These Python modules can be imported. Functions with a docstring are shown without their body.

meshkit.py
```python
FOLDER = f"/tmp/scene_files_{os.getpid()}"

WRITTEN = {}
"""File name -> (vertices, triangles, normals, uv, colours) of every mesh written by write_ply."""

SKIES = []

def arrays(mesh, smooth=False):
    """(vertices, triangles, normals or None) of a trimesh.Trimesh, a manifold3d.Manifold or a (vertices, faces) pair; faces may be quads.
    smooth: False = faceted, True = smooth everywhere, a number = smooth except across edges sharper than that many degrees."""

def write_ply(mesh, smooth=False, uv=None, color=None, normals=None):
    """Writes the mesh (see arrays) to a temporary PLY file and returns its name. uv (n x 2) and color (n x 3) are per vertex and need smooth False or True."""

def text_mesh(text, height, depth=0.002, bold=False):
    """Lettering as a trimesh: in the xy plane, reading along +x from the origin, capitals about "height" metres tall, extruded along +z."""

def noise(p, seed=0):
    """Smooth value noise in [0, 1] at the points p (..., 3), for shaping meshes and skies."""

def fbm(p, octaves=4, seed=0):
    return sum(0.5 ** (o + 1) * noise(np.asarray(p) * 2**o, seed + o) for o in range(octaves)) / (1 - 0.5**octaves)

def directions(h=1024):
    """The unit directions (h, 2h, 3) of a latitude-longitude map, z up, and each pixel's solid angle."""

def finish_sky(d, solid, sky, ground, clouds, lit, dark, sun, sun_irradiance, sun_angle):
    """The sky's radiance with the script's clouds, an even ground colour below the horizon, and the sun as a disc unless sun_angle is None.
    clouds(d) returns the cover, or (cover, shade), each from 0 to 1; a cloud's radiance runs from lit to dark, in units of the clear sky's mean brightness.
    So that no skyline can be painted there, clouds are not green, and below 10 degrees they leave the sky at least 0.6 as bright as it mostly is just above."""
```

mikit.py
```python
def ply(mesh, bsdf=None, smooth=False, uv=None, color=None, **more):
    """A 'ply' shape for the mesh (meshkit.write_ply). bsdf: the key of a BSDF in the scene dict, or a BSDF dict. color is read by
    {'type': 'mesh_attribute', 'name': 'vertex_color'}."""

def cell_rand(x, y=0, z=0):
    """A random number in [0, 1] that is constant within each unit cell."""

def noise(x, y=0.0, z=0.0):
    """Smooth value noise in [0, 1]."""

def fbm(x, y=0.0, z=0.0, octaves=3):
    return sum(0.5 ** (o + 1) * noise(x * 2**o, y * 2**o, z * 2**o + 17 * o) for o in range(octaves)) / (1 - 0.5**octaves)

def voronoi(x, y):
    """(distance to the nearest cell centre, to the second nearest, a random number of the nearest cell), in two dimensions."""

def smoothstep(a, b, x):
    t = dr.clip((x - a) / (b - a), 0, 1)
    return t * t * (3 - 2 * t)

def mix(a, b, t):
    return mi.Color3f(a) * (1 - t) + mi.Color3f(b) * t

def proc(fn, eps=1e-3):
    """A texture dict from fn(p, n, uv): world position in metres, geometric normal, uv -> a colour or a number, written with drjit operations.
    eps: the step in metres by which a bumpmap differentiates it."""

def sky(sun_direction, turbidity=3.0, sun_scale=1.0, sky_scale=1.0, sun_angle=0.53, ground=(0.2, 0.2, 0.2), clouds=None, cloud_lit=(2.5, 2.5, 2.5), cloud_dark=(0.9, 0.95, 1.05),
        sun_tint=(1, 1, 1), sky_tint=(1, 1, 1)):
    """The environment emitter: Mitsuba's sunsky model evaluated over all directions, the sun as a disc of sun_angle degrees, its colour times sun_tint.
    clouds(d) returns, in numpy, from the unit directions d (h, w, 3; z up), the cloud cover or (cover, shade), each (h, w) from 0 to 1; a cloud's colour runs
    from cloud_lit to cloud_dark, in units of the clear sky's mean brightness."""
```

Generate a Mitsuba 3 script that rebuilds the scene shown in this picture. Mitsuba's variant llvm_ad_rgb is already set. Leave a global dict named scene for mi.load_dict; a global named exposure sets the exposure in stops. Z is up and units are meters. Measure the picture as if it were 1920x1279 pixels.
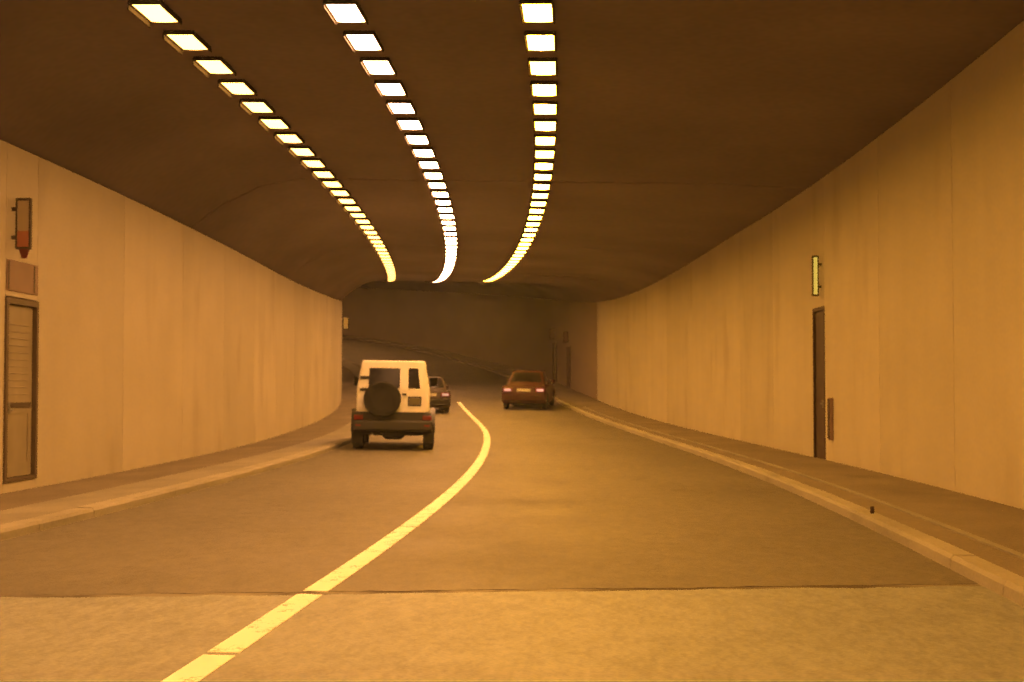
import math, random
import numpy as np, trimesh, manifold3d as m3, mitsuba as mi, drjit as dr, mikit, meshkit
from mikit import proc, noise, fbm, smoothstep, mix, cell_rand
from shapely.geometry import Polygon
from shapely import affinity
random.seed(7)
RNG = np.random.default_rng(7)
T = mi.ScalarTransform4f
scene, labels = {}, {}

# ------------------------------------------------------------------ camera, sky, exposure
exposure = 2.0
CAM_H = 1.390
YAW, PITCH = math.atan(190.455 / 2637), math.atan(93.5 / 2637)
FWD = np.array([-math.sin(YAW) * math.cos(PITCH), math.cos(YAW) * math.cos(PITCH), math.sin(PITCH)])
EYE = np.array([0.0, 0.0, CAM_H])
scene['camera'] = {'type': 'thinlens', 'fov': math.degrees(2 * math.atan(960 / 2637)), 'fov_axis': 'x', 'near_clip': 0.1, 'far_clip': 6000.0,
                   'aperture_radius': 0.0028, 'focus_distance': 4.2,
                   'to_world': T().look_at(origin=EYE.tolist(), target=(EYE + FWD * 10).tolist(), up=[0, 0, 1])}
# dusk outside: the tunnel is lit by its own lamps only, the sky stands behind the portals
scene['sky'] = {**mikit.sky([0.3, -0.9, 0.12], turbidity=4, sun_scale=0.02, sky_scale=0.02), 'sampling_weight': 0.5}
LAMP_LEFT = (2.6, 1.15, 0.215)         # sodium coloured tubes of the outer rows
LAMP_MID = (14.0, 6.25, 2.5)          # slightly whiter middle row
LAMP_RIGHT = (17.5, 7.5, 0.48)

# ------------------------------------------------------------------ the alignment of the tunnel (a left hand bend in a dip)
S0, RAD, K1, ZA, ZB, S1, XF = 10.16, 241.13, -4.2678e-5, -7.391e-5, 9.7247e-6, 19.184, -0.012635
_g = np.linspace(-60, 280, 6801)
_u = np.clip(_g - S0, 0, None)
_c = np.minimum(_u, 56)
_th = _c / RAD + K1 * _c * _c / 2 + (_u - _c) / 190
_ds = _g[1] - _g[0]
_z0 = int(round(60 / _ds))
def _cum(a):
    q = np.concatenate([[0], np.cumsum((a[1:] + a[:-1]) / 2 * _ds)])
    return q - q[_z0]
_px, _py = -_cum(np.sin(_th)), _cum(np.cos(_th))
_w = np.clip(_g - S1, 0, None)
_gr = np.minimum(2 * ZA * _w + 3 * ZB * _w ** 2, 0.084)        # the climb out of the dip
_pz = _cum(_gr)

def at(s, o, z):
    """World points at arc length s, lateral offset o (right positive), height z above the road."""
    s, o, z = np.broadcast_arrays(np.asarray(s, float), np.asarray(o, float), np.asarray(z, float))
    th = np.interp(s, _g, _th)
    return np.stack([np.interp(s, _g, _px) + o * np.cos(th), np.interp(s, _g, _py) + o * np.sin(th), np.interp(s, _g, _pz) + z + XF * o], -1)

def ease(a, b, s):
    t = np.clip((np.asarray(s, float) - a) / (b - a), 0, 1); return t * t * (3 - 2 * t)
def dl(s): return 0.50 * ease(40, 64, s)          # the left wall draws in a little before the bend
def dr_drop(s): return 0.10 + 0.85 * ease(34, 68, s)   # the ceiling comes lower along the right wall

def frame(s, o, z=0.0, yaw=0.0, level=False):
    """A placement: local y along the road, x to the right, z up."""
    th = float(np.interp(s, _g, _th)) + yaw
    gr = 0.0 if level else float(np.interp(s, _g, _gr))
    m = np.eye(4)
    y = np.array([-math.sin(th), math.cos(th), gr]); y /= np.linalg.norm(y)
    x = np.array([math.cos(th), math.sin(th), 0.0 if level else XF]); x -= y * (x @ y); x /= np.linalg.norm(x)
    m[:3, 0], m[:3, 1], m[:3, 2], m[:3, 3] = x, y, np.cross(x, y), at(s, o, z)
    return T(m)

def steps(a, b, d=1.0):
    return np.linspace(a, b, max(2, int(math.ceil((b - a) / d)) + 1))

def sweep(poly, s, k0=0.0, k1=0.0, rag=0.0):
    """A closed solid: the (o, z) polygon (counter-clockwise seen along +s reversed) swept along the road. o and z may be arrays per s."""
    n, k = len(s), len(poly)
    e0, e1 = np.zeros(n), np.zeros(n)
    e0[0], e1[-1] = k0, k1          # skewed end faces
    j = RNG.normal(0, 1, k) * rag; jag = np.where((e0 + e1) != 0, 1.0, 0.0)
    v = np.stack([at(s + (e0 + e1) * (np.asarray(p[0], float)) + jag * j[i], p[0], p[1]) for i, p in enumerate(poly)], 1).reshape(-1, 3)
    f = []
    for i in range(n - 1):
        for j in range(k):
            a, b = i * k + j, i * k + (j + 1) % k
            f += [[a, b, b + k], [a, b + k, a + k]]
    pol = Polygon([(float(np.ravel(p[0])[0]), float(np.ravel(p[1])[0])) for p in poly])
    tv, tf = trimesh.creation.triangulate_polygon(pol, engine='earcut')
    idx = [int(np.argmin(((np.array(pol.exterior.coords)[:-1] - q) ** 2).sum(1))) for q in tv]
    for t in tf:
        a, b, c = (idx[i] for i in t)
        f += [[a, c, b], [a + (n - 1) * k, b + (n - 1) * k, c + (n - 1) * k]]
    m = trimesh.Trimesh(v, np.array(f), process=False)
    if m.volume < 0:
        m.invert()
    return m

# ------------------------------------------------------------------ bookkeeping
def numbered(name):
    if name not in scene and not any(k.startswith(name + '__') for k in scene):
        return name
    i = 1
    while f'{name}_{i:03d}' in scene or any(k.startswith(f'{name}_{i:03d}__') for k in scene):
        i += 1
    return f'{name}_{i:03d}'
_count = {}
def add(name, mesh, bsdf, parent=None, label=None, cat=None, group=None, kind=None, smooth=False, tw=None, **more):
    key = (parent + '__' if parent else '') + name
    n = _count.get(key, 0); _count[key] = n + 1
    if n: key = f'{key}_{n:03d}'
    d = dict(mesh) if isinstance(mesh, dict) else mikit.ply(mesh, bsdf, smooth=smooth, **more)
    if tw is not None: d['to_world'] = tw
    scene[key] = d
    tag(key, label, cat, group, kind)
    return key
def tag(key, label=None, cat=None, group=None, kind=None):
    e = {k: v for k, v in (('label', label), ('category', cat), ('group', group), ('kind', kind)) if v}
    if e: labels[key] = {**labels.get(key, {}), **e}
def thing(name, label, cat, group=None):
    n = _count.get(name, 0); _count[name] = n + 1
    key = f'{name}_{n:03d}' if n else name
    tag(key, label, cat, group)
    return key

# ------------------------------------------------------------------ mesh helpers
def bx(x0, x1, y0, y1, z0, z1, r=0.0):
    if r <= 0:
        b = trimesh.creation.box([x1 - x0, y1 - y0, z1 - z0]); b.apply_translation([(x0 + x1) / 2, (y0 + y1) / 2, (z0 + z1) / 2]); return b
    return hull([(x, y, z) for x in (x0 + r, x1 - r) for y in (y0 + r, y1 - r) for z in (z0 + r, z1 - r)], r)
_ico = trimesh.creation.icosphere(subdivisions=2).vertices
def hull(points, r=0.0):
    p = np.asarray(points, float)
    q = p if r <= 0 else (p[:, None, :] + _ico[None] * r).reshape(-1, 3)
    return to_tri(m3.Manifold.hull_points(q.astype(np.float32)))
def to_tri(m):
    q = m.to_mesh(); return trimesh.Trimesh(np.array(q.vert_properties[:, :3]), np.array(q.tri_verts), process=False)
def to_man(t):
    return m3.Manifold(m3.Mesh(np.asarray(t.vertices, np.float32), np.asarray(t.faces, np.uint32)))
def union(*ms):
    a = to_man(ms[0])
    for b in ms[1:]: a = a + to_man(b)
    return to_tri(a)
def minus(a, *ms):
    a = to_man(a)
    for b in ms: a = a - to_man(b)
    return to_tri(a)
def cat(*ms): return trimesh.util.concatenate(list(ms))
def cyl(p, axis, r, h, n=32):
    c = trimesh.creation.cylinder(radius=r, height=h, sections=n)
    c.apply_transform(trimesh.geometry.align_vectors([0, 0, 1], axis)); c.apply_translation(p); return c
def extrude_x(poly, x0, x1):
    """A (y, z) polygon extruded along x."""
    m = trimesh.creation.extrude_polygon(Polygon(poly), x1 - x0, engine='earcut')
    v = m.vertices.copy(); m.vertices = np.stack([v[:, 2] + x0, v[:, 0], v[:, 1]], 1); m.fix_normals(); return m
def quad(pts, thick):
    """A thin slab: four corners (counter-clockwise seen from outside), thickened inwards."""
    p = np.asarray(pts, float); n = np.cross(p[1] - p[0], p[3] - p[0]); n /= np.linalg.norm(n)
    return to_tri(m3.Manifold.hull_points(np.vstack([p, p - n * thick]).astype(np.float32)))

# ------------------------------------------------------------------ materials
def mat(name, base, rough=0.6, spec=0.5, metallic=0.0, coat=0.0, bump=None, bscale=0.002):
    b = {'type': 'principled', 'base_color': proc(base) if callable(base) else {'type': 'rgb', 'value': list(base)},
         'roughness': proc(rough) if callable(rough) else float(rough), 'specular': float(spec), 'metallic': float(metallic)}
    if coat: b['clearcoat'], b['clearcoat_gloss'] = float(coat), 0.9
    if bump is not None: b = {'type': 'bumpmap', 'arbitrary': proc(bump), 'scale': float(bscale), 'bsdf': b}
    scene['mat_' + name] = {'type': 'twosided', 'bsdf': b}
    return 'mat_' + name

def f_asphalt(p, n, uv):
    grain = noise(p.x * 90, p.y * 90); big = fbm(p.x * 0.55, p.y * 0.35 + 7, 0.0, 4); fine = noise(p.x * 9, p.y * 6, 3.0)
    spots = smoothstep(0.66, 0.78, fbm(p.x * 2.3, p.y * 0.8, 5.0, 3))
    agg = noise(p.x * 26, p.y * 11, 9.0)
    t = 0.78 + 0.20 * big + 0.20 * (grain - 0.5) + 0.10 * (agg - 0.5) + 0.10 * (fine - 0.5) - 0.06 * spots
    return mi.Color3f(0.168, 0.150, 0.124) * t
def f_concrete_road(p, n, uv):
    grain = noise(p.x * 70, p.y * 70); big = fbm(p.x * 0.8, p.y * 0.6 + 3, 0.0, 4); fine = noise(p.x * 7, p.y * 4, 1.0)
    agg = noise(p.x * 30, p.y * 12, 4.0)
    t = 0.78 + 0.30 * big + 0.16 * (grain - 0.5) + 0.16 * (agg - 0.5) + 0.12 * (fine - 0.5)
    return mi.Color3f(0.252, 0.256, 0.240) * t
def f_pave(p, n, uv):
    t = 0.75 + 0.4 * fbm(p.x * 1.3, p.y * 0.9, 2.0, 4) + 0.2 * (noise(p.x * 60, p.y * 60) - 0.5)
    return mi.Color3f(0.185, 0.155, 0.125) * t
def f_pale(p, n, uv):
    t = 0.72 + 0.5 * fbm(p.x * 1.1, p.y * 0.9, p.z * 3, 4) + 0.16 * (noise(p.x * 50, p.y * 50, p.z * 50) - 0.5)
    return mi.Color3f(0.300, 0.275, 0.230) * t
def wall_fn(k, tint):
    def f(p, n, uv):
        streak = fbm((p.x + p.y) * 1.1 + k, p.z * 0.30, (p.x - p.y) * 1.1, 3)
        blot = fbm(p.x * 0.5 + k, p.y * 0.5, p.z * 0.6, 4)
        speck = noise(p.x * 30, p.y * 30, p.z * 30)
        t = tint * (0.88 + 0.09 * streak + 0.18 * blot + 0.05 * (speck - 0.5))
        grime = smoothstep(0.55, 0.85, fbm((p.x + p.y) * 0.8 + 4 * k, p.z * 0.45, (p.x - p.y) * 0.8, 4))
        return mix((0.57 * t, 0.515 * t, 0.41 * t), (0.42 * t, 0.36 * t, 0.27 * t), 0.4 * grime)
    return f
def f_ceiling(p, n, uv):
    t = 0.70 + 0.6 * fbm(p.x * 0.35, p.y * 0.3, p.z, 4) + 0.12 * (noise(p.x * 14, p.y * 14) - 0.5)
    return mi.Color3f(0.165, 0.132, 0.130) * t
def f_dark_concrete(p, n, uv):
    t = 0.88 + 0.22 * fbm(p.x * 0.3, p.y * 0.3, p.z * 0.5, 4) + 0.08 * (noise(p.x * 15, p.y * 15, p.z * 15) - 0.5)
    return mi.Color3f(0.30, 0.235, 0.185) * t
def f_line(p, n, uv):
    wear = smoothstep(0.50, 0.68, fbm(p.x * 9, p.y * 7, 0.0, 4)) * smoothstep(0.45, 0.7, noise(p.x * 70, p.y * 70))
    return mix((0.80, 0.78, 0.70), (0.45, 0.42, 0.36), wear)
def b_asphalt(p, n, uv): return fbm(p.x * 60, p.y * 60, 0.0, 2)

M_ASPHALT = mat('asphalt', f_asphalt, lambda p, n, uv: 0.55 + 0.2 * fbm(p.x * 1.2, p.y * 0.8, 0.0, 3), 0.35, bump=b_asphalt, bscale=0.004)
M_CROAD = mat('concrete_road', f_concrete_road, 0.6, 0.4, bump=b_asphalt, bscale=0.004)
M_PAVE = mat('pave', f_pave, 0.8, 0.3)
M_PALE = mat('pale_concrete', f_pale, 0.8, 0.3)
def f_walk(p, n, uv): return f_pale(p, n, uv) * 0.80
M_WALK = mat('walk_concrete', f_walk, 0.8, 0.3)
M_WALL = [mat(f'wall_panel_{i}', wall_fn(3.1 * i, t), 0.55, 0.3) for i, t in enumerate((0.90, 0.87, 0.93))]
M_CEIL = mat('ceiling', f_ceiling, 0.9, 0.2)
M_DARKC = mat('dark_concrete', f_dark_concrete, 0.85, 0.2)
M_LINE = mat('line_paint', f_line, 0.55, 0.4)
M_RUBBER = mat('rubber', lambda p, n, uv: mix((0.07, 0.058, 0.044), (0.19, 0.172, 0.140), dr.maximum(smoothstep(0.45, 0.70, fbm(p.x * 2.1 + 3.0, p.y * 4, 0.0, 3)), dr.maximum(smoothstep(0.75, 0.35, dr.abs(p.x + 2.85)), dr.maximum(smoothstep(0.45, 0.15, dr.abs(p.x + 0.5)), smoothstep(1.75, 2.3, p.x))))), 0.7, 0.3)
M_TYRE = mat('tyre', lambda p, n, uv: mi.Color3f(0.022, 0.021, 0.020) * (0.8 + 0.5 * noise(p.x * 20, p.y * 20, p.z * 20)), 0.75, 0.3)
M_WHITE = mat('white_paint', (0.90, 0.89, 0.85), 0.3, 0.5, coat=0.6)
M_GREYLOW = mat('grey_cladding', (0.045, 0.042, 0.040), 0.45, 0.4)
M_BLACK = mat('black_plastic', (0.02, 0.019, 0.018), 0.5, 0.4)
M_GLASS = mat('tinted_glass', (0.014, 0.012, 0.010), 0.12, 0.14)
M_RED = mat('red_paint', (0.052, 0.011, 0.009), 0.5, 0.25, coat=0.1)
M_BROWNCAR = mat('brown_paint', (0.045, 0.030, 0.024), 0.5, 0.25, coat=0.1)
M_REDLENS = mat('red_lens', (0.16, 0.015, 0.012), 0.15, 0.6)
M_CHROME = mat('chrome', (0.75, 0.74, 0.72), 0.15, 0.5, metallic=1.0)
M_STEEL = mat('steel', (0.45, 0.44, 0.42), 0.4, 0.5, metallic=1.0)
M_PLATE = mat('plate', (0.16, 0.14, 0.07), 0.5, 0.4)
M_PLATEW = mat('plate_white', (0.75, 0.72, 0.66), 0.4, 0.4)
M_DOORB = mat('brown_door', lambda p, n, uv: mi.Color3f(0.058, 0.035, 0.024) * (0.85 + 0.3 * fbm(p.x * 4, p.y * 4, p.z * 1.5, 3)), 0.5, 0.4)
M_DOORG = mat('olive_door', lambda p, n, uv: mi.Color3f(0.29, 0.25, 0.18) * (0.8 + 0.4 * fbm(p.x * 4, p.y * 4, p.z * 1.5, 3)), 0.5, 0.4)
M_DOORFRAME = mat('door_frame', (0.115, 0.085, 0.055), 0.5, 0.4)
M_FARDOOR = mat('far_door', (0.155, 0.115, 0.09), 0.6, 0.3)
M_FRAMED = mat('dark_frame', (0.075, 0.055, 0.035), 0.5, 0.4)
M_LINTEL = mat('lintel', lambda p, n, uv: mi.Color3f(0.27, 0.19, 0.155) * (0.85 + 0.3 * fbm(p.x * 3, p.y * 3, p.z * 3, 3)), 0.6, 0.3)
M_SIGNY = mat('sign_face', (0.85, 0.80, 0.50), 0.35, 0.4)
M_SIGNO = mat('sign_orange', (0.48, 0.40, 0.30), 0.4, 0.4)
M_OLIVE = mat('olive_frame', (0.11, 0.095, 0.025), 0.5, 0.4)
M_SIGNRED = mat('sign_red', (0.45, 0.17, 0.11), 0.45, 0.4)
M_DKRED = mat('dark_red', (0.12, 0.02, 0.015), 0.5, 0.4)
M_GREYSIGN = mat('grey_sign', lambda p, n, uv: mi.Color3f(0.095, 0.090, 0.085) * (0.8 + 0.4 * fbm(p.x * 1.5, p.y * 1.5, p.z * 1.5, 3)), 0.7, 0.3)
M_TRAY = mat('lamp_tray', (0.045, 0.038, 0.030), 0.7, 0.15)
M_GROUND = mat('ground', lambda p, n, uv: mi.Color3f(0.12, 0.10, 0.07) * (0.7 + 0.6 * fbm(p.x * 0.2, p.y * 0.2, 0.0, 4)), 0.9, 0.2)

# ------------------------------------------------------------------ dimensions of the section
JOINT = 9.93                      # the transverse joint where the pavement changes
KR, KL, WR, WL = 2.683, -5.379, 4.6605, -7.979
HC = 5.6685                       # the lamps' underside above the road
SB, SE = -32.0, 250.0             # the tunnel's two ends
CLAD_END = 67.0                   # beyond this the walls are bare concrete

# ------------------------------------------------------------------ ground, road, footways
add('ground', (np.array([[-500, -500, -1.2], [500, -500, -1.2], [500, 500, -1.2], [-500, 500, -1.2]], float), np.array([[0, 1, 2], [0, 2, 3]])), M_GROUND, kind='structure', label='bare brown ground around the tunnel', cat='ground')
def ragged(o0, o1, z0, z1, side, n=60):
    """A road cross-section whose top edge has many points, so that its end face can be ragged."""
    o = np.linspace(o0, o1, n)
    return [(o0, z0), (o1, z0)] + [(q, z1) for q in o[::-1]]
JK = 0.25                        # the joint runs slightly askew
road = add('road', sweep(ragged(KL - 0.05, KR + 0.05, -0.4, 0.0, 0), np.concatenate([[JOINT + 0.08], steps(JOINT + 1.0, SE)]), k0=JK, rag=0.022), M_ASPHALT, kind='structure', label='worn brownish asphalt road bending left through the tunnel', cat='road')
slab = add('road', sweep(ragged(KL - 0.05, KR + 0.05, -0.4, 0.003, 0), np.concatenate([steps(SB - 8, JOINT - 1.0), [JOINT - 0.08]]), k1=JK, rag=0.022), M_CROAD, kind='structure', label='paler stretch of road in front of the transverse joint', cat='road')
add('expansion_joint', sweep([(KL - 0.04, -0.35), (KR + 0.04, -0.35), (KR + 0.04, -0.003), (KL - 0.04, -0.003)], np.array([JOINT - 0.14, JOINT + 0.14]), k0=JK, k1=JK), M_RUBBER, parent=road)

# the painted line between the lanes, broken by two narrow cracks
OW, LW = -2.0277, 0.17
def line_off(s): return OW + 0.12 * np.exp(-((s - 45) / 10.0) ** 2)
def line_piece(a, b, parent, z0=0.0):
    s = steps(a, b, 0.8); o = line_off(s)
    add('lane_line', sweep([(o - LW / 2, z0 - 0.01), (o + LW / 2, z0 - 0.01), (o + LW / 2, z0 + 0.004), (o - LW / 2, z0 + 0.004)], s), M_LINE, parent=parent)
line_piece(SB - 6, 7.16, slab, 0.003); line_piece(7.24, JOINT + JK * OW - 0.09, slab, 0.003)
line_piece(JOINT + JK * OW + 0.09, 14.05, road); line_piece(14.13, 66.0, road)

# right: kerb stones, pale strip, dark footway; left: kerb stones, pale walkway, wall channel
def kerb(key, o0, o1, z):
    a, step, first = -2.0, 1.5, None
    while a < 66:
        b = a + step
        dz = random.uniform(-0.004, 0.004)
        sgn = 1 if o1 > o0 else -1
        poly = [(o0, -0.35), (o0, z - 0.03 + dz), (o0 + sgn * 0.03, z + dz), (o1, z + dz), (o1, -0.35)]
        add('stone', sweep(poly, steps(a + 0.008, b - 0.008, 0.75)), M_PALE, parent=key)
        a = b
    for a, b in ((SB - 8, -2.0), (66.0 + 1.0, SE)):
        add('long_stone', sweep([(o0, -0.35), (o0, z - 0.03), (o0 + sgn * 0.03, z), (o1, z), (o1, -0.35)], steps(a, b)), M_PALE if a < 0 else M_PAVE, parent=key)
kr = thing('kerb', 'pale concrete kerb along the right edge of the road', 'kerb'); kerb(kr, KR, KR + 0.20, 0.115)
kl = thing('kerb', 'pale concrete kerb along the left edge of the road', 'kerb'); kerb(kl, KL, KL - 0.20, 0.10)
for a, b, m, lab in ((SB - 8, JOINT - 0.02, M_PALE, 'pale near stretch of the right footway'), (JOINT + 0.02, SE, M_PAVE, 'dark narrow footway at the foot of the right wall')):
    add('footway', sweep([(KR + 0.205, -0.4), (WR + 0.2, -0.4), (WR + 0.2, 0.12), (KR + 0.205, 0.105)], steps(a, b)), m, kind='structure', label=lab, cat='footway')
add('footway_strip', sweep([(KR + 0.52, 0.0), (KR + 0.60, 0.0), (KR + 0.60, 0.125), (KR + 0.52, 0.124)], steps(JOINT + 0.02, 62)), M_WALK, parent='footway_001')
add('footway', sweep([(KL - 0.205, -0.4), (KL - 0.205, 0.092), (-6.40, 0.05), (-6.40, -0.4)], steps(SB - 8, SE)), M_WALK, kind='structure', label='pale walkway between the left kerb and the wall channel', cat='footway')
add('channel', sweep([(-6.405, -0.5), (-6.405, 0.02), (WL - 0.2, -0.09), (WL - 0.2, -0.5)], steps(SB - 8, SE)), M_PAVE, kind='structure', label='dark channel at the foot of the left wall', cat='channel')

# ------------------------------------------------------------------ walls with cladding panels
DOOR_R, DOOR_L = (27.28, 28.35), (18.51, 19.68)
def wall(side, o, zb, zt, door, door_top, door_base, far_doors, label):
    sg = 1 if side == 'right' else -1
    O = (lambda s_: o + 0 * s_) if sg > 0 else (lambda s_: o + dl(s_))
    def band(a, b, d0, d1, z0, z1, d=1.0):
        s_ = steps(a, b, d); q = O(s_)
        return sweep([(q + sg * d0, z0), (q + sg * d1, z0), (q + sg * d1, z1), (q + sg * d0, z1)], s_)
    key = thing('tunnel_wall', label, 'wall')
    # concrete behind the cladding, thick, closed
    add('backing', band(SB, SE, 0.30, 1.0, -0.6, zt + 0.5), M_DARKC, parent=key)
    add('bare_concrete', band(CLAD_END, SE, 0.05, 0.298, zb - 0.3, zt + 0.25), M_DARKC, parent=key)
    g = 0.006
    cuts = [CLAD_END]
    edges = sorted([door[0], door[1]])
    pos = edges[0]
    left = [edges[0]]
    while left[-1] > SB + 4.2: left.append(left[-1] - 4.2)
    left.append(SB)
    right = [edges[1]]
    while right[-1] < CLAD_END - 4.3: right.append(right[-1] + 4.2)
    right.append(CLAD_END - 0.02)
    spans = [(b, a) for a, b in zip(left[:-1], left[1:])] + [(a, b) for a, b in zip(right[:-1], right[1:])]
    for i, (a, b) in enumerate(sorted(spans)):
        if b - a < 0.3: continue
        t = 0.08 + RNG.uniform(0, 0.003)
        add('panel', band(a + g, b - g, 0, t, zb, zt, 1.05), M_WALL[i % 3], parent=key)
    t = 0.08
    add('panel', sweep([(o, door_top), (o + sg * t, door_top), (o + sg * t, zt), (o, zt)], np.array([edges[0] + g, edges[1] - g])), M_WALL[0], parent=key)
    if door_base > zb:
        add('panel', sweep([(o, zb), (o + sg * t, zb), (o + sg * t, door_base), (o, door_base)], np.array([edges[0] + g, edges[1] - g])), M_WALL[0], parent=key)
    return key
wr = wall('right', WR, 0.02, 5.60, DOOR_R, 3.10, 0.10, (), 'tall pale right hand tunnel wall of smooth panels')
wl = wall('left', WL, -0.25, 4.62, DOOR_L, 2.57, 0.05, (), 'pale left hand tunnel wall of smooth panels curving out of sight')

# ------------------------------------------------------------------ ceiling in cast bays
ck = thing('tunnel_ceiling', 'dark concrete ceiling with three rows of lamps, haunched along the left wall', 'ceiling')
CE = HC + 0.035
def ceil_poly(d0, d1, s):
    q, e = dr_drop(s), dl(s)
    low = [(WR + 0.10 + 0 * s, CE - q), (3.9 + 0 * s, CE - 0.42 * q), (2.9 + 0 * s, CE - 0.04 * q), (1.8 + 0 * s, CE + 0 * s), (-5.75 + 0 * s, CE + 0 * s), (-6.6 + e * 0.5, CE - 0.16 + 0 * s), (-7.4 + e * 0.8, CE - 0.56 + 0 * s), (WL - 0.10 + e, CE - 1.07 + 0 * s)]
    return [(o, z + d0) for o, z in low] + [(o, z + d1) for o, z in reversed(low)]
b = 29.0
bays = []
while b > SB: b -= 14.5
edges = [SB] + [e for e in np.arange(b, SE, 14.5) if e > SB + 1] + [SE]
for a, e in zip(edges[:-1], edges[1:]):
    add('bay', sweep(ceil_poly(0.0, 0.25, steps(a + 0.02, e - 0.02)), steps(a + 0.02, e - 0.02)), M_CEIL, parent=ck, smooth=25)
add('backing', sweep(ceil_poly(0.255, 1.2, steps(SB, SE, 2)), steps(SB, SE, 2)), M_DARKC, parent=ck)

# ------------------------------------------------------------------ lamps
LW2, LL2 = 0.165, 0.385
def lamp_meshes(left=0.03, right=0.02):
    o, i, h = 0.022, 0.0, 0.05
    outer = bx(-LW2 - o, LW2 + o, -LL2 - o, LL2 + o, 0.0, h)
    tray = minus(outer, bx(-LW2, LW2, -LL2, LL2, -0.02, 0.035))
    # side blades that keep the light off the tops of the walls
    for x, d in ((-LW2 - o, left), (LW2 + o, right)):
        w = bx(x - 0.006, x + 0.006, -LL2 - o, LL2 + o, -d, 0.03)
        tray = union(tray, w)
    n, mrows = 5, 9
    xs, ys = np.linspace(-LW2 + 0.003, LW2 - 0.003, n), np.linspace(-LL2 + 0.003, LL2 - 0.003, mrows)
    X, Y = np.meshgrid(xs, ys, indexing='ij')
    Z = 0.012 - 0.010 * (1 - (X / LW2) ** 2)
    v = np.stack([X, Y, Z], -1).reshape(-1, 3)
    f = []
    for a in range(n - 1):
        for c in range(mrows - 1):
            q = a * mrows + c
            f += [[q, q + 1, q + mrows + 1], [q, q + mrows + 1, q + mrows]]
    return tray, trimesh.Trimesh(v, np.array(f), process=False)
tray_m, diff_m = lamp_meshes()
assert diff_m.face_normals[0][2] < 0
TRAYS = {'middle': mikit.ply(tray_m, M_TRAY), 'right': mikit.ply(lamp_meshes(0.02, 0.015)[0], M_TRAY), 'left': mikit.ply(lamp_meshes(0.06, 0.02)[0], M_TRAY)}
M_DIFF = mat('lamp_acrylic', (0.75, 0.70, 0.60), 0.4, 0.4)
def diffuser(rad): return {**mikit.ply(diff_m, M_DIFF, smooth=True), 'emitter': {'type': 'area', 'radiance': {'type': 'rgb', 'value': list(rad)}}}
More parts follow.
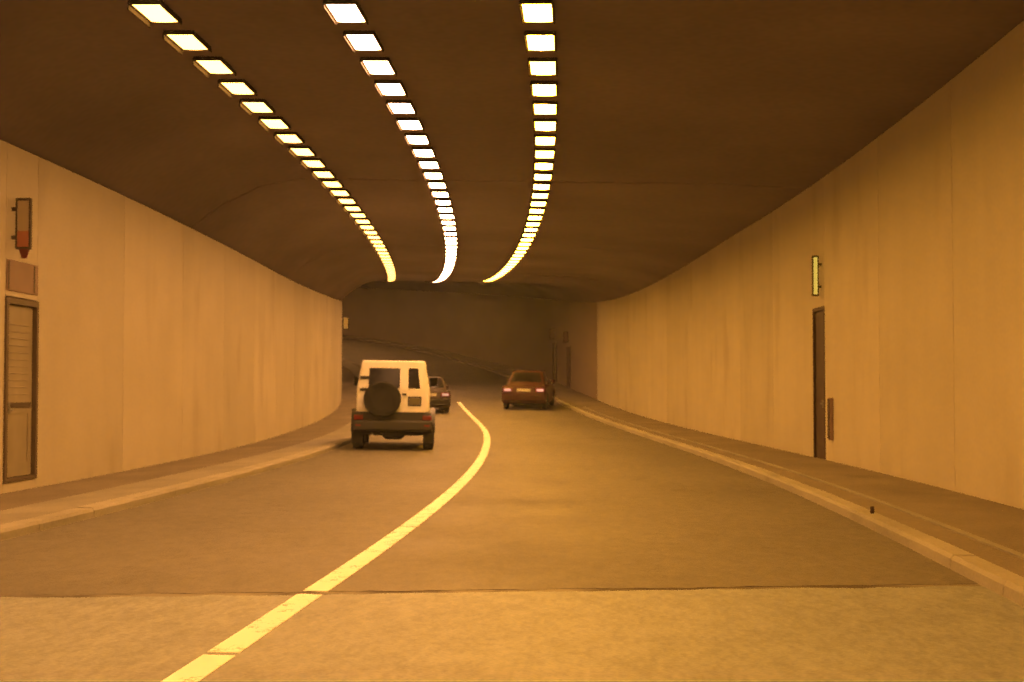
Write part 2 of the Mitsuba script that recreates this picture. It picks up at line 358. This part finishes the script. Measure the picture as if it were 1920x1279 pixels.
DIFF = {'left': diffuser(LAMP_LEFT), 'middle': diffuser(LAMP_MID), 'right': diffuser(LAMP_RIGHT)}
FAR_DIFF = diffuser((9.5, 4.2, 1.3))
ORD = ['nearest', 'second', 'third', 'fourth', 'fifth', 'sixth', 'seventh', 'eighth', 'ninth', 'tenth', 'eleventh', 'twelfth', 'thirteenth', 'fourteenth', 'fifteenth', 'sixteenth']
TONE = {'left': 'cream', 'middle': 'white', 'right': 'cream'}
for row, o, last in (('left', -5.1754, 42), ('middle', -2.9706, 43), ('right', -0.7834, 36)):
    for k in range(-15, last + 1):
        if 0 <= k < len(ORD):
            lab, grp = f'{TONE[row]} glowing ceiling lamp, {ORD[k]} one in view in the {row} row', f'lamps of the {row} ceiling row'
        elif k < 0:
            lab, grp = f'{TONE[row]} ceiling lamp of the {row} row above or behind the viewer', f'lamps of the {row} row behind the viewer'
        else:
            lab, grp = f'{TONE[row]} far ceiling lamp in the merged, bending end of the {row} row', f'far lamps of the {row} row'
        t = thing('ceiling_lamp', lab, 'lamp', grp)
        tw = frame(15.797 + 1.36605 * k, o, HC - 0.015)
        add('housing', TRAYS[row], None, parent=t, tw=tw)
        add('diffuser', DIFF[row], None, parent=t, tw=tw)

for s in np.arange(88.0, 172.0, 1.9):
    t = thing('ceiling_lamp', 'far sparse ceiling lamp beyond the dip, hidden by the ceiling', 'lamp', 'sparse lamps beyond the dip')
    tw = frame(float(s), -2.9706, HC - 0.015)
    add('housing', TRAYS['middle'], None, parent=t, tw=tw); add('diffuser', FAR_DIFF, None, parent=t, tw=tw)

# ------------------------------------------------------------------ doors and signs on the walls
def local(parent, s, o, z, sg):
    """Parts on a wall: local x runs along the road away from the viewer, y points out of the wall into the tunnel, z up."""
    m = np.array(frame(s, o, z, level=True).matrix)
    q = np.eye(4); q[:3, 0], q[:3, 1], q[:3, 2], q[:3, 3] = m[:3, 1], -sg * m[:3, 0], [0, 0, 1], m[:3, 3]
    if np.linalg.det(q[:3, :3]) < 0:
        q[:3, 0] *= 1
    def put(name, mesh, bsdf, par=None, **kw):
        w = mesh.copy(); w.apply_transform(q)
        if np.linalg.det(q[:3, :3]) < 0: w.invert()
        return add(name, w, bsdf, parent=par or parent, **kw)
    return put
# right: a dark brown door, flush in its opening
d = thing('emergency_door', 'narrow dark brown door in the right wall beneath a small yellowish sign', 'door')
p = local(d, 27.815, WR, 0.10, 1)
p('leaf', bx(-0.47, 0.47, -0.10, -0.035, 0.02, 2.92), M_DOORB)
p('jamb', bx(-0.53, -0.472, -0.14, 0.012, 0.0, 2.995), M_DOORB); p('jamb', bx(0.472, 0.53, -0.14, 0.012, 0.0, 2.995), M_DOORB)
p('head', bx(-0.471, 0.471, -0.14, 0.010, 2.925, 2.993), M_DOORB)
hd = p('handle', cat(bx(-0.40, -0.36, -0.036, 0.02, 1.02, 1.16, 0.008), bx(-0.40, -0.24, 0.01, 0.03, 1.08, 1.11, 0.008)), M_STEEL)
d = thing('wall_cabinet', 'low dark slim cabinet on the right wall just nearer than the brown door', 'cabinet')
p = local(d, 26.66, WR, 0.0, 1)
p('case', bx(-0.09, 0.09, 0.0, 0.07, 0.52, 1.32, 0.012), M_LINTEL); p('lid', bx(-0.078, 0.078, 0.069, 0.082, 0.54, 1.30, 0.005), M_DOORB)
def sign(lab, s, o, sg, z, h, w, face, frame_m, low=None, t=0.07, lit=None):
    d = thing('projecting_sign', lab, 'sign')
    p = local(d, s, o, z, sg)
    fr = minus(bx(-t / 2, t / 2, 0.05, 0.05 + w, 0, h, 0.02), bx(-t, t, 0.05 + 0.028, 0.05 + w - 0.028, 0.035, h - 0.035))
    p('frame', fr, frame_m)
    z0 = 0.035 if low is None else h * 0.36
    p('panel', bx(-t / 2 + 0.015, t / 2 - 0.015, 0.05 + 0.026, 0.05 + w - 0.026, z0, h - 0.034), face, **({'emitter': {'type': 'area', 'radiance': {'type': 'rgb', 'value': list(lit)}}} if lit else {}))
    if low is not None: p('lower_panel', bx(-t / 2 + 0.014, t / 2 - 0.014, 0.05 + 0.026, 0.05 + w - 0.026, 0.034, z0 - 0.001), low)
    for q in (0.2, 0.75): p('bracket', bx(-0.02, 0.02, -0.01, 0.052, h * q, h * q + 0.05), frame_m)
    return p
p = sign('small pale yellow sign in an olive frame above the brown door', 27.55, WR, 1, 3.30, 0.80, 0.135, M_SIGNY, M_OLIVE, lit=(0.10, 0.088, 0.015))

# left: an olive steel door in a dark frame, a brownish panel above it and a red based sign
d = thing('emergency_door', 'olive louvred door in a dark frame in the left wall', 'door')
p = local(d, 19.095, WL, 0.0, -1)
FT = 2.55
for x in (-0.5375, 0.5375): p('jamb', bx(x - 0.0375, x + 0.0375, -0.12, 0.03, 0.06, FT), M_DOORFRAME)
p('head', bx(-0.499, 0.499, -0.12, 0.03, FT - 0.08, FT), M_DOORFRAME); p('sill', bx(-0.499, 0.499, -0.12, 0.025, 0.06, 0.11), M_DOORFRAME)
lf = p('leaf', minus(bx(-0.49, 0.49, -0.09, -0.03, 0.12, FT - 0.09), bx(-0.36, 0.36, -0.12, -0.045, 1.22, 2.30), bx(-0.36, 0.36, -0.043, 0.0, 0.3, 0.98)), M_DOORG)
for i in range(11):
    sl = bx(-0.355, 0.355, -0.008, 0.008, -0.045, 0.045); sl.apply_transform(trimesh.transformations.rotation_matrix(math.radians(40), [1, 0, 0])); sl.apply_translation([0, -0.055, 1.27 + i * 0.095])
    p('slat', sl, M_DOORG, par=lf)
p('rail', bx(-0.45, 0.42, -0.031, -0.012, 1.06, 1.13), M_FRAMED)
p('handle', cat(bx(-0.44, -0.40, -0.031, 0.02, 0.98, 1.14, 0.008), bx(-0.44, -0.30, 0.015, 0.035, 1.02, 1.05, 0.008)), M_STEEL)
d = thing('wall_plaque', 'brownish plain panel on the left wall above the olive door', 'panel')
p = local(d, 19.095, WL, 0.0, -1)
p('plate', bx(-0.55, 0.55, 0.0, 0.022, 2.64, 3.06, 0.008), M_LINTEL); 
for x in (0.395, -0.515): p('dark_edge', bx(x - 0.015, x + 0.015, 0.02, 0.03, 2.66, 3.04), M_FRAMED)
p = sign('tall tan sign with dark sides and reddish foot above the olive door', 18.72, WL, -1, 3.20, 0.70, 0.22, M_SIGNO, M_FRAMED, low=M_SIGNRED)
p('foot', hull([(-0.03, 0.10, 0.02), (0.03, 0.10, 0.02), (-0.03, 0.24, 0.02), (0.03, 0.24, 0.02), (-0.02, 0.14, -0.12), (0.02, 0.14, -0.12), (-0.02, 0.20, -0.12), (0.02, 0.20, -0.12)]), M_DKRED)
# far signs and doors
sign('small pale sign standing out from the far end of the left wall', 67.0, WL + 0.50, -1, 3.3, 0.60, 0.26, M_SIGNY, M_BLACK)
for s, lab1, lab2 in ((75.5, 'faint pale sign on the dark far right wall, nearer one', 'dark far door in the right wall, nearer one'), (79.5, 'faint pale sign on the dark far right wall, farther one', 'dark far door in the right wall, farther one')):
    sign(lab1, s, WR + 0.05, 1, 2.55, 0.6, 0.26, M_LINTEL, M_FARDOOR)
    d = thing('emergency_door', lab2, 'door'); p = local(d, s, WR + 0.05, 0.12, 1)
    p('leaf', bx(-0.50, 0.50, 0.0, 0.03, 0.02, 2.15), M_FARDOOR)
    for x in (-0.53, 0.53): p('jamb', bx(x - 0.028, x + 0.028, 0.0, 0.05, 0, 2.22), M_FARDOOR)
    p('head', bx(-0.50, 0.50, 0.0, 0.05, 2.155, 2.22), M_FARDOOR)
# a small dark post on the right kerb
d = thing('kerb_reflector', 'small dark brown post on the right kerb', 'reflector')
tw = frame(15.3, KR + 0.13, 0.113)
add('post', bx(-0.02, 0.02, -0.02, 0.02, 0.0, 0.075, 0.008), M_DOORB, parent=d, tw=tw); add('lens', bx(-0.014, 0.014, -0.024, -0.0195, 0.035, 0.065), M_FRAMED, parent=d, tw=tw)

# ------------------------------------------------------------------ vehicles
def tyre_mesh(r, w):
    prof = np.array([[r * 0.58, -w * 0.42], [r * 0.80, -w * 0.5], [r * 0.95, -w * 0.46], [r, -w * 0.34], [r, w * 0.34], [r * 0.95, w * 0.46], [r * 0.80, w * 0.5], [r * 0.58, w * 0.42], [r * 0.58, -w * 0.42]])
    return trimesh.creation.revolve(prof, sections=40)
def wheel(parent, tw, x, y, z, r, w, axis=(1, 0, 0), name='wheel', rim=M_STEEL):
    t = tyre_mesh(r, w); rot = trimesh.geometry.align_vectors([0, 0, 1], axis)
    rm = cat(trimesh.creation.cylinder(radius=r * 0.585, height=w * 0.62, sections=32), trimesh.creation.cylinder(radius=r * 0.2, height=w * 0.74, sections=20))
    for q in (t, rm): q.apply_transform(rot); q.apply_translation([x, y, z])
    if t.volume < 0: t.invert()
    k = add(name, t, M_TYRE, parent=parent, tw=tw, smooth=35)
    add('rim', rm, rim, parent=k, tw=tw)

def off_road_car():
    v = thing('off_road_car', 'boxy white off road car with dark lower body and spare wheel, in the left lane', 'car')
    tw = frame(31.44, -4.06, yaw=0.055) @ T().scale([1, 1, 0.955])
    def P(name, mesh, m, par=None, **kw): return add(name, mesh, m, parent=par or v, tw=tw, **kw)
    arch = [cyl([0, y, 0.42], [1, 0, 0], 0.49, 2.4) for y in (0.95, 3.75)]
    upper = hull([(sx * 0.76, 0.10, 0.94) for sx in (-1, 1)] + [(sx * 0.76, 3.2, 0.94) for sx in (-1, 1)] + [(sx * 0.765, 0.10, 1.40) for sx in (-1, 1)] + [(sx * 0.765, 3.25, 1.40) for sx in (-1, 1)]
                 + [(sx * 0.655, 0.17, 2.05) for sx in (-1, 1)] + [(sx * 0.655, 2.5, 2.05) for sx in (-1, 1)], 0.055)
    hood = hull([(sx * 0.74, y, z) for sx in (-1, 1) for y, z in ((3.1, 0.94), (4.42, 0.94), (3.1, 1.30), (4.38, 1.20))], 0.06)
    P('body', minus(union(upper, hood), *arch), M_WHITE, smooth=30)
    lower = hull([(sx * 0.80, y, z) for sx in (-1, 1) for y in (0.06, 4.46) for z in (0.62, 0.86)], 0.05)
    P('lower_body', minus(lower, *arch), M_GREYLOW, smooth=30)
    P('chassis', union(bx(-0.58, 0.58, 0.45, 4.2, 0.34, 0.6), bx(-0.72, 0.72, 0.30, 0.44, 0.36, 0.62), cyl([0, 0.95, 0.40], [1, 0, 0], 0.07, 1.4, 16), hull([(-0.13, 0.95, 0.36), (0.13, 0.95, 0.36)], 0.13)), M_BLACK)
    for sx in (-1, 1):
        for y in (0.95, 3.75):
            a = np.linspace(0, math.pi, 17)
            poly = [(y + 0.56 * math.cos(q), 0.42 + 0.54 * math.sin(q)) for q in a] + [(y + 0.47 * math.cos(q), 0.42 + 0.45 * math.sin(q)) for q in a[::-1]]
            P('fender_flare', extrude_x(poly, *sorted((sx * 0.79, sx * 0.945))), M_GREYLOW)
            wheel(v, tw, sx * 0.80, y, 0.40, 0.40, 0.25)
        P('mud_flap', bx(*sorted((sx * 0.68, sx * 0.93)), 0.38, 0.40, 0.16, 0.62), M_BLACK)
        tl = P('tail_light', bx(*sorted((sx * 0.66, sx * 0.86)), -0.13, -0.05, 0.72, 0.83, 0.012), M_REDLENS, label=None)
        mr = P('wing_mirror', union(hull([(sx * 0.97, 2.72, 1.55), (sx * 0.86, 2.72, 1.55), (sx * 0.97, 2.72, 1.72), (sx * 0.86, 2.72, 1.72)], 0.04), bx(*sorted((sx * 0.72, sx * 0.88)), 2.69, 2.75, 1.50, 1.56)), M_BLACK, smooth=30)
        P('mirror_glass', bx(*sorted((sx * 0.845, sx * 0.985)), 2.674, 2.679, 1.54, 1.73), M_GLASS, par=mr)
        # side windows
        P('side_window', quad([(sx * 0.826, 0.55, 1.46), (sx * 0.826, 2.75, 1.46), (sx * 0.731, 2.45, 1.98), (sx * 0.731, 0.55, 1.98)][::sx], 0.012), M_GLASS)
    P('windscreen', quad([(-0.66, 3.215, 1.47), (0.66, 3.215, 1.47), (0.60, 2.64, 2.02), (-0.60, 2.64, 2.02)][::-1], 0.012), M_GLASS)
    for sx in (-1, 1): P('headlight', bx(*sorted((sx * 0.50, sx * 0.74)), 4.42, 4.47, 0.98, 1.16, 0.015), M_CHROME)
    bm = P('rear_bumper', hull([(sx * 0.83, y, z) for sx in (-1, 1) for y, z in ((-0.10, 0.52), (-0.10, 0.66), (0.2, 0.48), (0.2, 0.66))], 0.05), M_GREYLOW, smooth=30)
    P('front_bumper', hull([(sx * 0.83, y, z) for sx in (-1, 1) for y in (4.45, 4.62) for z in (0.5, 0.66)], 0.05), M_GREYLOW, smooth=30)
    # rear face: y = 0.045 below z 1.40, leaning to 0.115 at the roof
    def ry(z): return 0.045 if z < 1.40 else 0.045 + (z - 1.40) / 0.65 * 0.070
    def rear(x0, x1, z0, z1, out, th=0.03, xs0=None, xs1=None):
        a0, a1 = (x0 if xs0 is None else xs0), (x1 if xs1 is None else xs1)
        return quad([(x0, ry(z0) - out, z0), (x1, ry(z0) - out, z0), (a1, ry(z1) - out, z1), (a0, ry(z1) - out, z1)], th)
    dl = P('rear_door', rear(-0.74, 0.165, 0.90, 1.445, 0.018), M_WHITE)
    dr_ = P('rear_door', rear(0.175, 0.74, 0.90, 1.445, 0.018), M_WHITE)
    P('window', rear(-0.555, 0.145, 1.452, 1.925, 0.006, xs0=-0.535), M_GLASS, par=dl)
    P('window', rear(0.335, 0.60, 1.452, 1.925, 0.006, xs1=0.545), M_GLASS, par=dr_)
    P('pillar', rear(0.17, 0.30, 1.45, 1.95, 0.012), M_WHITE)
    for z in (1.42, 1.70): P('hinge', rear(-0.74, -0.50, z - 0.035, z + 0.035, 0.034, 0.06), M_BLACK, par=dl)
    P('door_handle', bx(0.20, 0.30, -0.01, 0.03, 1.30, 1.34, 0.008), M_BLACK, par=dr_)
    pl = P('number_plate', bx(0.36, 0.60, 0.008, 0.030, 1.075, 1.235, 0.006), M_PLATE)
    P('plate_frame', minus(bx(0.33, 0.63, 0.012, 0.0295, 1.045, 1.265), bx(0.355, 0.605, 0, 0.05, 1.07, 1.24)), M_BLACK, par=pl)
    wheel(v, tw, -0.235, -0.12, 1.20, 0.415, 0.24, axis=(0, 1, 0), name='spare_wheel', rim=M_BLACK)
    P('spare_carrier', union(bx(-0.30, -0.17, -0.01, 0.03, 0.92, 1.4), bx(-0.6, -0.1, -0.005, 0.028, 1.18, 1.26)), M_BLACK)
    P('wiper', union(bx(-0.02, 0.02, -0.004, 0.03, 1.455, 1.50), hull([(0.0, 0.03, 1.48), (-0.36, 0.034, 1.52)], 0.008)), M_BLACK, par=dl)
    P('trim_strip', bx(-0.735, 0.735, -0.004, 0.03, 0.872, 0.897), M_BLACK)
    for sx in (-1, 1): P('reflector', bx(*sorted((sx * 0.70, sx * 0.82)), -0.155, -0.148, 0.57, 0.61), M_REDLENS)
    P('tow_hook', cyl([0.15, -0.06, 0.42], [0, 1, 0], 0.025, 0.2, 12), M_BLACK)
    P('exhaust', cyl([-0.45, 0.2, 0.36], [0, 1, 0], 0.03, 0.5, 16), M_STEEL)
    for sx in (-1, 1): P('roof_drip_rail', bx(*sorted((sx * 0.715, sx * 0.735)), 0.3, 2.4, 2.0, 2.02), M_WHITE)
off_road_car()

def saloon(label, s, o, yaw, paint, L=4.35, hatch=False, lit=(0.24, 0.12, 0.075), sc=1.0):
    v = thing('saloon_car' if not hatch else 'hatchback_car', label, 'car')
    tw = frame(s, o, yaw=yaw) @ T().scale(sc)
    def P(name, mesh, m, par=None, **kw): return add(name, mesh, m, parent=par or v, tw=tw, **kw)
    ya, yb = 0.82, L - 0.86
    arch = [cyl([0, y, 0.31], [1, 0, 0], 0.36, 2.4) for y in (ya, yb)]
    deck = 0.94
    low = hull([(sx * 0.77, y, z) for sx in (-1, 1) for y, z in ((0.14, 0.36), (0.10, 0.62), (0.20, deck - 0.09), (L - 0.16, 0.40), (L - 0.12, 0.60), (L - 1.1, deck - 0.10), (0.9, 0.28), (L - 0.9, 0.28))], 0.085)
    r0, r1 = (0.30, 0.72) if hatch else (0.72, 1.38)
    cab = hull([(sx * 0.70, r0, deck - 0.12) for sx in (-1, 1)] + [(sx * 0.70, L - 1.35, deck - 0.12) for sx in (-1, 1)] + [(sx * 0.54, r1, 1.40) for sx in (-1, 1)] + [(sx * 0.54, L - 2.05, 1.40) for sx in (-1, 1)], 0.06)
    body = minus(union(low, cab), *arch)
    P('body', body, paint, smooth=30)
    P('underbody', bx(-0.62, 0.62, 0.45, L - 0.4, 0.20, 0.5), M_BLACK)
    n = np.array([0, -(1.40 - deck + 0.12), r1 - r0]); n /= np.linalg.norm(n)
    def rp(x, t, out=0.004):
        z = (deck - 0.12) + (1.52 - deck) * t; y = r0 + (r1 - r0) * t
        q = np.array([x, y, z]) + n * (0.06 + out); return tuple(q)
    P('rear_window', quad([rp(-0.60, 0.34), rp(0.60, 0.34), rp(0.49, 0.93), rp(-0.49, 0.93)], 0.02), M_GLASS)
    for sx in (-1, 1):
        w = []
        for y, t in ((r0 + 0.55, 0.40), (L - 1.75, 0.40), (L - 2.08, 0.90), (r1 + 0.10, 0.90)):
            z = (deck - 0.12) + (1.52 - deck) * t
            m = np.array([0.52, 0, 0.16]); m /= np.linalg.norm(m)
            w.append((sx * (0.70 - 0.16 * t + m[0] * 0.064), y, z + m[2] * 0.06))
        P('side_window', quad(w[::sx], 0.02), M_GLASS)
        for y in (ya, yb): wheel(v, tw, sx * 0.755, y, 0.31, 0.31, 0.19)
        tl = P('tail_light', bx(*sorted((sx * 0.44, sx * 0.80)), 0.012, 0.10, 0.70, 0.86, 0.015), M_REDLENS)
        lens = {**mikit.ply(bx(*sorted((sx * 0.50, sx * 0.76)), 0.004, 0.0115, 0.735, 0.825), M_REDLENS), 'emitter': {'type': 'area', 'radiance': {'type': 'rgb', 'value': list(lit)}}}
        P('lit_lens', lens, None, par=tl)
        P('wing_mirror', hull([(sx * 0.84, L - 1.62, 0.98), (sx * 0.92, L - 1.62, 0.98), (sx * 0.84, L - 1.62, 1.06), (sx * 0.92, L - 1.62, 1.06)], 0.04), paint)
        P('headlight', bx(*sorted((sx * 0.45, sx * 0.74)), L - 0.09, L - 0.03, 0.60, 0.74, 0.015), M_CHROME)
    P('windscreen', quad([(-0.58, L - 1.318, 0.99), (0.58, L - 1.318, 0.99), (0.50, L - 1.945, 1.40), (-0.50, L - 1.945, 1.40)][::-1], 0.012), M_GLASS)
    P('rear_bumper', hull([(sx * 0.78, y, z) for sx in (-1, 1) for y, z in ((0.03, 0.40), (0.03, 0.56), (0.22, 0.34), (0.22, 0.58))], 0.05), paint if not hatch else M_BLACK, smooth=30)
    P('number_plate', bx(-0.26, 0.26, 0.0, 0.012, 0.72, 0.83), M_PLATEW)
saloon('distant red saloon car with lit tail lights in the right lane', 60.5, 0.48, -0.20, M_RED, sc=1.12)
saloon('dark brown hatchback half hidden ahead of the white off road car', 57.0, -3.62, 0.06, M_BROWNCAR, L=3.9, hatch=True, lit=(0.16, 0.10, 0.06))

# ------------------------------------------------------------------ exhaust haze in the tunnel air
scene['haze_air'] = {'type': 'homogeneous', 'albedo': {'type': 'rgb', 'value': [0.95, 0.95, 0.95]}, 'sigma_t': 0.0007}
scene['haze'] = {'type': 'cube', 'to_world': T().translate([0, 0, 14.0]).scale([505, 505, 16.2]), 'bsdf': {'type': 'null'}, 'interior': {'type': 'ref', 'id': 'haze_air'}}
scene['camera']['medium'] = {'type': 'ref', 'id': 'haze_air'}
labels['haze'] = {'label': 'thin brown exhaust haze filling the air', 'category': 'haze', 'kind': 'stuff'}
